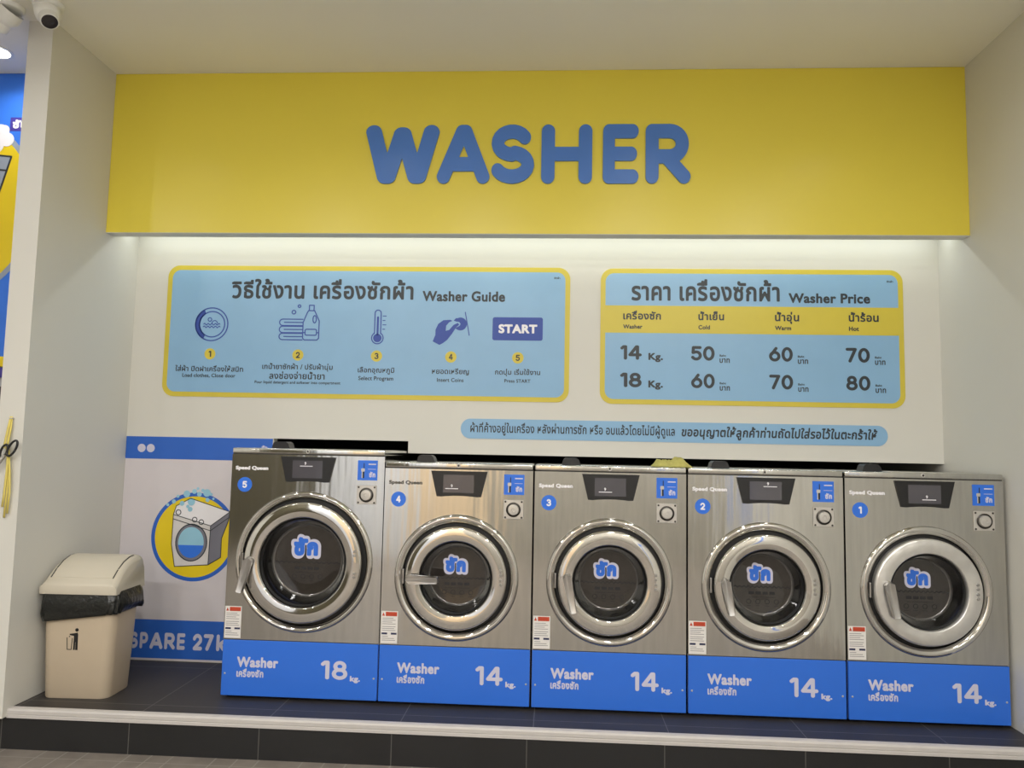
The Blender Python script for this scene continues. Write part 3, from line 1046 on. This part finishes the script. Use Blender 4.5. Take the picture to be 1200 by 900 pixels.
    for k in range(1, 8):
        q = k / 8
        dr_.append((Ra - .010 - (Ra - Rg - .016) * q, -.033 - .0035 * math.sin(math.pi * q)))
    dr_ += [(Rg + .0075, -.0332), (Rg + .006, -.033), (Rg + .0045, -.0325), (Rg + .002, -.030), (Rg, -.025), (Rg - .002, .008), (Rg - .004, .040)]
    d = obj('door', lathe(bmesh.new(), dr_, cx, zc, 96), dm, t, smooth=40)
    obj('window_gasket', lathe(bmesh.new(), [(Rg - .0021, -.012), (Rg - .006, -.017), (Rg - .011, -.014), (Rg - .012, .004)], cx, zc, 72), M['rubber'], d, smooth=60)
    kb = Rg / .178
    gi = .141 * kb
    obj('window_bowl', lathe(bmesh.new(), [(Rg - .0105, -.006), (.160 * kb, .012), (.152 * kb, .036), (.147 * kb, .050)], cx, zc, 64), M['bowl'], d, smooth=True)
    obj('window_rim', lathe(bmesh.new(), [(.1469 * kb, .0502), (.1455 * kb, .057), (gi, .0605), (.1385 * kb, .0612)], cx, zc, 64), M['rim'], d, smooth=True)
    YG = .062
    obj('window_glass', lathe(bmesh.new(), [(.1386 * kb, YG - .0005), (.136 * kb, YG), (.07 * kb, YG), (0, YG)], cx, zc, 64), M['glass'], d, smooth=True)
    # writing stuck on the glass
    gw = .058 * (Rg / .178)
    sxo, szo = cx - .012, zc + .054 * kb
    tp = text_polys('ซัก', .075, 44)
    to = text_polys('ซัก', .175, 44)
    a, b, c, e = bounds(tp)
    kx = 2 * gw * .88 / (c - a)
    kz = .076 * (Rg / .178) / (e - b)
    tx, tz = sxo - (a + c) / 2 * kx, szo - (b + e) / 2 * kz
    # the wider spacing of the outline run is scaled back on to the blue letters
    a2, b2, c2, e2 = bounds(to)
    ox_ = .15 * kx
    oz_ = .15 * kz
    o1 = fit(to, a * kx + tx - ox_, b * kz + tz - oz_, c * kx + tx + ox_, e * kz + tz + oz_)
    st = decal('window_sticker', o1, YG - .0005, M['pale_ink'], d, .0008)
    decal('sticker_lettering', xf(tp, kx, kz, tx, tz), YG - .0013, M['brand_blue'], st, .0006)
    n = 120
    xw = gi * .955
    wav = [(cx - xw + 2 * xw * k / n, zc - .012 + .004 * math.sin(k / n * 2 * math.pi * 13)) for k in range(n + 1)]
    pr = stroke_shape([wav], .0022)
    pr += [(rrect(cx - .066 + .033 * k, zc - .048, cx - .040 + .033 * k, zc - .034, .003), []) for k in range(4)] + [(rect(cx - .062, zc - .062, cx + .062, zc - .060), [])]
    for k in range(4):
        q = cx - .066 + .044 * k
        pr += [(circ(q, zc - .082, .012, 20), [circ(q, zc - .082, .009, 20)]), (rect(q - .010, zc - .103, q + .010, zc - .101), [])]
    decal('window_print', pr, YG - .0005, M['print'], d, .0006)
    # drum behind the glass
    rd = Rg + .005
    dm_ = [(Rg - .005, .041), (rd, .065), (rd + .05, .09), (rd + .055, .40), (rd * .6, .42), (rd * .25, .40), (0, .395)]
    obj('drum', lathe(bmesh.new(), dm_, cx, zc, 64), M['drum'], t, smooth=40)
    # hinge bolts on the right of the door
    bxq = cx + (Ra + Rg) / 2 + .006
    for q in (.043, .023, -.002, -.022) if dz < .01 else (.06, .042, -.045, -.062):
        obj('hinge_bolt', lathe(bmesh.new(), [(0, -.043), (.006, -.042), (.0075, -.039), (.0075, -.0325)], bxq, zc + q, 16), M['handle'], d, smooth=40)
    # latch plate in the gap on the left
    obj('latch_plate', bx(cx - gap_r + .002, cx - gap_r + .010, -.012, .010, zc - .035, zc + .035, bev=.002), M['handle'], t)
    # handle: boss and lever
    hx, hz, ang, ln_ = handle
    hb_ = bmesh.new()
    px, pz = cx + hx, zc + hz
    ca, sa = math.cos(R(ang)), math.sin(R(ang))
    # cast lever: broad at the boss, tapering, lifted off the door at its free end
    out_ = circ(0, 0, .0150, 12, 90, 270) + [(ln_ - .008, -.0130)] + circ(ln_ - .008, -.005, .008, 5, -90, 0) + circ(ln_ - .008, .005, .008, 5, 0, 90)
    prism(hb_, [(out_, [])], -.062, -.044)
    bmesh.ops.remove_doubles(hb_, verts=hb_.verts, dist=1e-6)
    es_ = [e for e in hb_.edges if len(e.link_faces) == 2 and e.calc_face_angle(0) > .9]
    bmesh.ops.bevel(hb_, geom=es_, offset=.003, segments=2, profile=.5, affect='EDGES')
    for v in hb_.verts:
        l_, w_ = v.co.x, v.co.z * 1.22
        v.co = Vector((px + ca * l_ - sa * w_, v.co.y - .010 * max(0, l_ / ln_) ** 1.5, pz + sa * l_ + ca * w_))
    hd = obj('handle', hb_, M['handle'], d, smooth=60)
    obj('handle_boss', lathe(bmesh.new(), [(.020, -.030), (.020, -.038), (.016, -.0438), (.009, -.0439), (0, -.0439)], px, pz, 24), M['handle'], hd, smooth=50)
    return t


PITCH, W14 = 0.7456, 0.737
lab = {1: 'steel front-loading washer with round badge 1, beside the right wall',
       2: 'steel front-loading washer with round badge 2, second from the right wall',
       3: 'steel front-loading washer with round badge 3, under the yellow-green cloth, middle of the row',
       4: 'steel front-loading washer with round badge 4, its handle turned level across the door'}
hnd = {1: (-.190, .030, -80, .150), 2: (-.200, .020, -80, .150), 3: (-.205, .020, -78, .165), 4: (-.222, -.006, 0, .140)}
for i in (1, 2, 3, 4):
    washer(str(i), '14', 2.2558 - (i - 1) * PITCH - W14, W14, 1.1727, .615, .306, .248, .178, .267, hnd[i], lab[i], film=(i == 1))
washer('5', '18', -1.5009, .7784, 1.2275, .670, .346, .294, .219, .314, (-.262, .004, -103, .155),
       'largest and tallest steel washer, 18 kg with round badge 5, beside the wall banner')

# crumpled cloth left on the third washer
bm = bmesh.new()
nx_, ny_ = 26, 16
vs = []
for j in range(ny_ + 1):
    for i in range(nx_ + 1):
        u, v = i / nx_, j / ny_
        x = .615 + .185 * u + .010 * math.sin(v * 9 + u * 3)
        y = -.555 + .13 * v + .012 * math.sin(u * 11)
        edge = min(1, 6 * min(u, 1 - u, v, 1 - v) + .05)
        hgt = .010 + .015 * abs(math.sin(u * 5.5 + v * 2.0)) + .010 * math.sin(u * 17 + v * 9) ** 2 + .016 * math.exp(-((u - .66) / .13) ** 2 - ((v - .5) / .4) ** 2) + .006 * math.sin(v * 23 + u * 5)
        vs.append(bm.verts.new((x, y, 1.1755 + max(.001, hgt) * edge)))
for j in range(ny_):
    for i in range(nx_):
        a = j * (nx_ + 1) + i
        bm.faces.new((vs[a], vs[a + 1], vs[a + nx_ + 2], vs[a + nx_ + 1]))
r = bmesh.ops.extrude_face_region(bm, geom=list(bm.faces))
bmesh.ops.translate(bm, verts=[g for g in r['geom'] if isinstance(g, bmesh.types.BMVert)], vec=(0, 0, -.0022))
tag(obj('cleaning_cloth', bm, M['cloth'], smooth=True), 'crumpled yellow-green cloth lying on top of the middle washer', 'cloth')

# ------------------------------------------------------------------ swing-lid bin
def ring_rr(w, d, z, r, cy=0.0, n=7, bow=0.0):
    """rounded rectangle in plan at height z; bow swells the front"""
    p = []
    for sx, sy, a in ((1, 1, 0), (-1, 1, 90), (-1, -1, 180), (1, -1, 270)):
        for i in range(n + 1):
            an = R(a + 90 * i / n)
            x = sx * (w / 2 - r) + r * math.cos(an)
            y = sy * (d / 2 - r) + r * math.sin(an)
            p.append([x, y + cy, z])
    return p


def loft(bm, rings, cap0=True, cap1=True):
    R_ = [[bm.verts.new(p) for p in r] for r in rings]
    n = len(R_[0])
    for a, b in zip(R_, R_[1:]):
        for i in range(n):
            j = (i + 1) % n
            bm.faces.new((a[i], a[j], b[j], b[i]))
    if cap0:
        bm.faces.new(list(reversed(R_[0])))
    if cap1:
        bm.faces.new(R_[-1])
    return bm


bin_ = thing('swing_lid_bin', 'warm grey plastic swing-lid bin with a black bag, in the left corner of the platform', 'bin', (-2.192, -.560, 0), (0, 0, R(2.0)))
bm = bmesh.new()
loft(bm, [ring_rr(.318, .222, .0, .045), ring_rr(.324, .228, .006, .048), ring_rr(.350, .248, .30, .05), ring_rr(.362, .256, .50, .05)])
body = obj('body', bm, M['bin'], bin_, smooth=40)
# litter symbol on the front: person dropping litter into a basket
# lies on the sloping front face
ix, iz = -.025, .232
man = [(circ(ix + .026, iz + .096, .0085, 16), [])]
man += [([(ix + .014, iz + .080), (ix + .030, iz + .084), (ix + .033, iz + .074), (ix + .033, iz + .0), (ix + .022, iz), (ix + .022, iz + .038), (ix + .0205, iz + .038), (ix + .0195, iz), (ix + .011, iz), (ix + .013, iz + .067), (ix - .008, iz + .071), (ix - .009, iz + .077)], [])]
man += stroke_shape([[(ix - .021, iz + .058), (ix - .018, iz + .002), (ix + .002, iz + .002), (ix + .005, iz + .055)]], .0018)
man += [(circ(ix - .009, iz + .064, .003, 8), [])]
tl = math.atan2((.256 - .222) / 2, .5)
sy = lambda z: -(.222 + .034 * z / .5) / 2 - .0035
bmm = prism(bmesh.new(), man, 0, .0015)
for v in bmm.verts:
    v.co.y += sy(v.co.z)
obj('litter_symbol', bmm, M['black'], body)
# bin bag folded over the rim
bm = bmesh.new()
rings = []
base = ring_rr(.372, .266, 0, .05, n=12)
n = len(base)
low = [0.0] * n
for i, p in enumerate(base):
    a = math.atan2(p[1], p[0])
    # hangs lowest at the front left and the rear right, rides up at the front right corner
    x, y = p[0], p[1]
    lo = .390 + .020 * math.sin(a * 3 + .6) + .008 * math.sin(a * 9) + (.040 if (x > .05 and y < 0) else 0) * math.exp(-((x - .12) / .09) ** 2) - .014 * math.exp(-((x + .17) / .08) ** 2)
    low[i] = lo
for k in range(9):
    t_ = k / 8
    rg = []
    for i, p in enumerate(base):
        z = .512 + (low[i] - .512) * t_
        puff = .004 + .016 * math.sin(t_ * math.pi * .85) + .006 * math.sin(i * 1.7 + t_ * 5) * t_ + .005 * math.sin(i * .6 - t_ * 7) * t_
        l_ = math.hypot(p[0], p[1])
        side_ = .4 if p[0] < -.15 else 1.0
        rg.append([p[0] * (1 + puff * side_ / l_), p[1] * (1 + puff / l_), z])
    rings.append(rg)
inner = [[p[0] * .985, p[1] * .985, p[2]] for p in rings[-1]]
rings.append(inner)
rings.append([[p[0] * .98, p[1] * .975, .5] for p in base])
loft(bm, rings, False, False)
obj('bin_bag', bm, M['bag'], bin_, smooth=True)
# lid: upright rim, then a hood that rises from front to back
bm = bmesh.new()
W2, D2 = .380, .284
prof = [(-D2 / 2, .500), (-D2 / 2 - .003, .540), (-D2 / 2 + .002, .553), (-D2 / 2 + .020, .564), (-D2 / 2 + .075, .612), (-D2 / 2 + .125, .642), (-D2 / 2 + .18, .660), (-D2 / 2 + .235, .664), (D2 / 2 - .012, .655), (D2 / 2, .62), (D2 / 2, .500)]
cols_ = [(-1, 0), (-.985, .25), (-.94, .7), (-.86, 1), (.86, 1), (.94, .7), (.985, .25), (1, 0)]
grid = []
for s_, up in cols_:
    row = []
    for y, z in prof:
        zz = z - (1 - up) * (.028 if z > .545 else .004 if z > .52 else 0)
        yy = y * (1 - .035 * (1 - up)) if abs(s_) > .9 else y
        ww = W2 / 2 * (1 - .055 * max(0, (z - .53) / .13))
        row.append(bm.verts.new((s_ * ww, yy, zz)))
    grid.append(row)
for a, b in zip(grid, grid[1:]):
    for i in range(len(prof) - 1):
        bm.faces.new((a[i], a[i + 1], b[i + 1], b[i]))
bm.faces.new(grid[0])
bm.faces.new(list(reversed(grid[-1])))
bm.faces.new([r_[0] for r_ in grid] + [r_[-1] for r_ in reversed(grid)])
lid = obj('lid', bm, M['lid'], bin_, smooth=50)
# the swing flap, a separate curved panel with dark slits at both sides
def hood(y):
    for (y0, z0), (y1, z1) in zip(prof[2:9], prof[3:9]):
        if y0 <= y <= y1:
            return z0 + (z1 - z0) * (y - y0) / (y1 - y0)
    return prof[8][1]


def strip(x0, x1, ya, yb, lift, th=.004, n=10, curve=0.0):
    bm = bmesh.new()
    f = []
    for i in range(n + 1):
        y = ya + (yb - ya) * i / n
        k = curve * math.sin(i / n * math.pi)
        z = hood(y) + lift
        f.append([bm.verts.new((x0 + k, y, z)), bm.verts.new((x1 + k, y, z)), bm.verts.new((x1 + k, y, z - th)), bm.verts.new((x0 + k, y, z - th))])
    for a, b in zip(f, f[1:]):
        for k in range(4):
            bm.faces.new((a[k], a[(k + 1) % 4], b[(k + 1) % 4], b[k]))
    bm.faces.new(f[0])
    bm.faces.new(f[-1])
    return bm


fl = obj('swing_flap', strip(-.150, .150, -.110, .075, .0022), M['lid'], lid, smooth=40)
for a, b in ((-.157, -.1515), (.1515, .157)):
    obj('flap_slit', strip(a, b, -.110, .075, .0010, .003), M['rubber'], lid)

# ------------------------------------------------------------------ ceiling cameras and lamp
def turret(loc, aim, label, dome_dark):
    t = thing('security_camera', label, 'camera', loc, group='white dome cameras on the ceiling')
    t.scale = (1.15, 1.15, 1.15)
    obj('base', lathez(bmesh.new(), [(.060, -.0005), (.060, -.010), (.056, -.018), (.052, -.020), (0, -.0201)], 0, 0, 40), M['cam_white'], t, smooth=40)
    a = Vector(aim).normalized()
    q = Vector((0, 0, -1)).rotation_difference(a).to_matrix().to_4x4()
    mb = lathez(bmesh.new(), [(.048, .025), (.0485, .0), (.047, -.02), (.040, -.035), (.036, -.037), (.0355, -.068), (.034, -.072), (.030, -.073)], 0, 0, 40)
    mb.transform(Matrix.Translation((0, 0, -.040)) @ q)
    hd = obj('housing', mb, M['cam_white'], t, smooth=40)
    mb = lathez(bmesh.new(), [(.030, -.0725), (.029, -.071), (.012, -.071), (.010, -.072), (0, -.0725)], 0, 0, 32)
    mb.transform(Matrix.Translation((0, 0, -.040)) @ q)
    obj('lens_window', mb, M['cam_lens'], hd, smooth=40)
    return t


turret((-2.325, -1.02, ZC), (.50, -.42, -.85), 'white dome camera on the ceiling above the left partition, dark lens facing the room', True)
turret((-2.535, -1.00, ZC), (-.55, .1, -.6), 'white dome camera at the left edge, turned away from the washers', False)
dl = thing('ceiling_downlight', 'small round lit downlight in the ceiling left of the partition', 'lamp', (-2.905, -.60, ZC))
obj('trim_ring', lathez(bmesh.new(), [(.080, -.0005), (.080, -.006), (.068, -.009), (.064, -.004), (.064, -.0006)], 0, 0, 40), M['cam_white'], dl, smooth=40)
obj('diffuser', lathez(bmesh.new(), [(.0635, -.001), (.0635, -.004), (0, -.005)], 0, 0, 40), M['lamp'], dl, smooth=40)
area('downlight_light', (-2.905, -.60, ZC - .03), 2.2, .12, (1, .98, .95), spread=150)

# ------------------------------------------------------------------ neighbouring bay seen past the partition
ps = thing('wall_poster', 'blue wall panel with a big yellow disc, seen past the left partition', 'poster', (-3.3, -.353, 1.64))
px0, pz0 = -3.3, 1.64


def Pp(polys):
    return xf(polys, 1, 1, -px0, -pz0)


obj('sheet', bx(-5.07 - px0, -2.5225 - px0, 0, .05, 1.70 - pz0, ZC - .001 - pz0), M['poster_blue'], ps)
obj('yellow_edge', bx(-5.07 - px0, -2.5225 - px0, -.004, .05, 1.645 - pz0, 1.70 - pz0), M['poster_yellow'], ps)
decal('disc_border', Pp([(circ(-3.33, 2.54, .545, 64), [circ(-3.33, 2.54, .515, 64)])]), 0, M['poster_grey'], ps, .001)
decal('disc', Pp([(circ(-3.33, 2.54, .515, 64), [])]), 0, M['poster_yellow'], ps, .001)
cart = [(-3.20, 2.86), (-2.962, 2.835), (-3.02, 2.62), (-3.10, 2.45), (-3.30, 2.45)]
decal('cartoon_machine', Pp([(cart, [])]), -.001, M['poster_grey'], ps, .001)
decal('cartoon_outline', Pp(stroke_shape([cart + [cart[0]], [(-3.25, 2.78), (-2.985, 2.755)]], .005)), -.002, M['ink'], ps, .0008)
for k, (a, b, r) in enumerate(((-3.04, 2.97, .055), (-2.995, 2.935, .04), (-3.07, 2.91, .06), (-3.015, 2.99, .03))):
    decal('foam', Pp([(circ(a, b, r, 28), [])]), -.0012 - .0003 * k, M['white_ink'], ps, .0008)
nbx = decal('caption_plate', Pp([(rect(-2.985, 2.985, -2.75, 3.065), [])]), 0, M['cab_purple'], ps, .001)
decal('caption', Pp(write('ซัน', -2.970, 3.000, -2.885, 3.052, .06)), -.001, M['white_ink'], nbx, .0008)
cb = thing('display_cabinet', 'dark-fronted cabinet with grey shelves in the next bay, left edge', 'cabinet', (-3.2, -.345, 0))
obj('body', bx(-.62, .672, .012, .5, 0, 1.64), M['cab_grey'], cb)
obj('header', bx(-.62, .672, -.003, .0115, 1.585, 1.640), M['cab_purple'], cb)
for k, (a, b) in enumerate(((1.40, 1.535), (1.20, 1.345), (1.0, 1.15), (.78, .95), (.2, .74))):
    sh = obj('shelf_window', bx(-.60, .660, 0, .0115, a, b), M['cab_dark'], cb)
    if k == 1:
        obj('pink_label', bx(.20, .318, -.002, -.0002, 1.29, 1.34), M['pink'], sh)

# ------------------------------------------------------------------ scissors hung on the partition end
YE = -0.874
tag(obj('hook', bx(-2.458, -2.444, YE - .018, YE - .0002, 1.343, 1.349, bev=.002), M['plate']), 'small hook on the end of the left partition', 'hook')
rb_ = bmesh.new()
tube(rb_, [(-2.451, YE - .014, 1.3545), (-2.460, YE - .016, 1.30), (-2.466, YE - .020, 1.24), (-2.468, YE - .024, 1.205)], .006, 8, .35)
tube(rb_, [(-2.451, YE - .0095, 1.3545), (-2.450, YE - .012, 1.30), (-2.455, YE - .016, 1.24), (-2.458, YE - .020, 1.20)], .006, 8, .35)
for k, (dx_, dz_) in enumerate(((0, .88), (.016, .90), (-.008, .93))):
    tube(rb_, [(-2.445, YE - .020 - .003 * k, 1.20), (-2.444 + dx_ * .5, YE - .014 - .003 * k, 1.10), (-2.446 + dx_, YE - .012 - .003 * k, 1.0), (-2.452 + dx_, YE - .010 - .003 * k, dz_)], .0055, 8, .35)
tag(obj('ribbon', rb_, M['ribbon'], smooth=True), 'yellow ribbon hanging from the hook on the left partition, tied to scissors', 'ribbon')
sc = thing('scissors', 'scissors with black oval grips hanging from a yellow ribbon on the left partition', 'scissors', (-2.462, YE - .034, 1.16))


def oval(cx_, cz_, rx_, rz_, ang, y):
    p = []
    for i in range(25):
        a = 2 * math.pi * i / 24
        u, v = rx_ * math.cos(a), rz_ * math.sin(a)
        p.append((cx_ + u * math.cos(ang) - v * math.sin(ang), y, cz_ + u * math.sin(ang) + v * math.cos(ang)))
    return p


obj('grip', tube(bmesh.new(), oval(.043, .045, .017, .040, R(-28), 0), .0055, 8), M['black'], sc, smooth=True)
obj('grip', tube(bmesh.new(), oval(-.004, .030, .015, .033, R(-20), .010), .0055, 8), M['black'], sc, smooth=True)
for y, x1 in ((.0005, -.085), (.006, -.075)):
    obj('blade', prism(bmesh.new(), [([(.012, .010), (.002, .018), (-.03, -.03), (x1, -.085), (x1 + .006, -.088), (-.018, -.035)], [])], y - .002, y + .002), M['handle'], sc)
obj('pivot', lathe(bmesh.new(), [(0, -.006), (.005, -.005), (.0055, -.0016)], -.006, -.006, 12), M['plate'], sc)
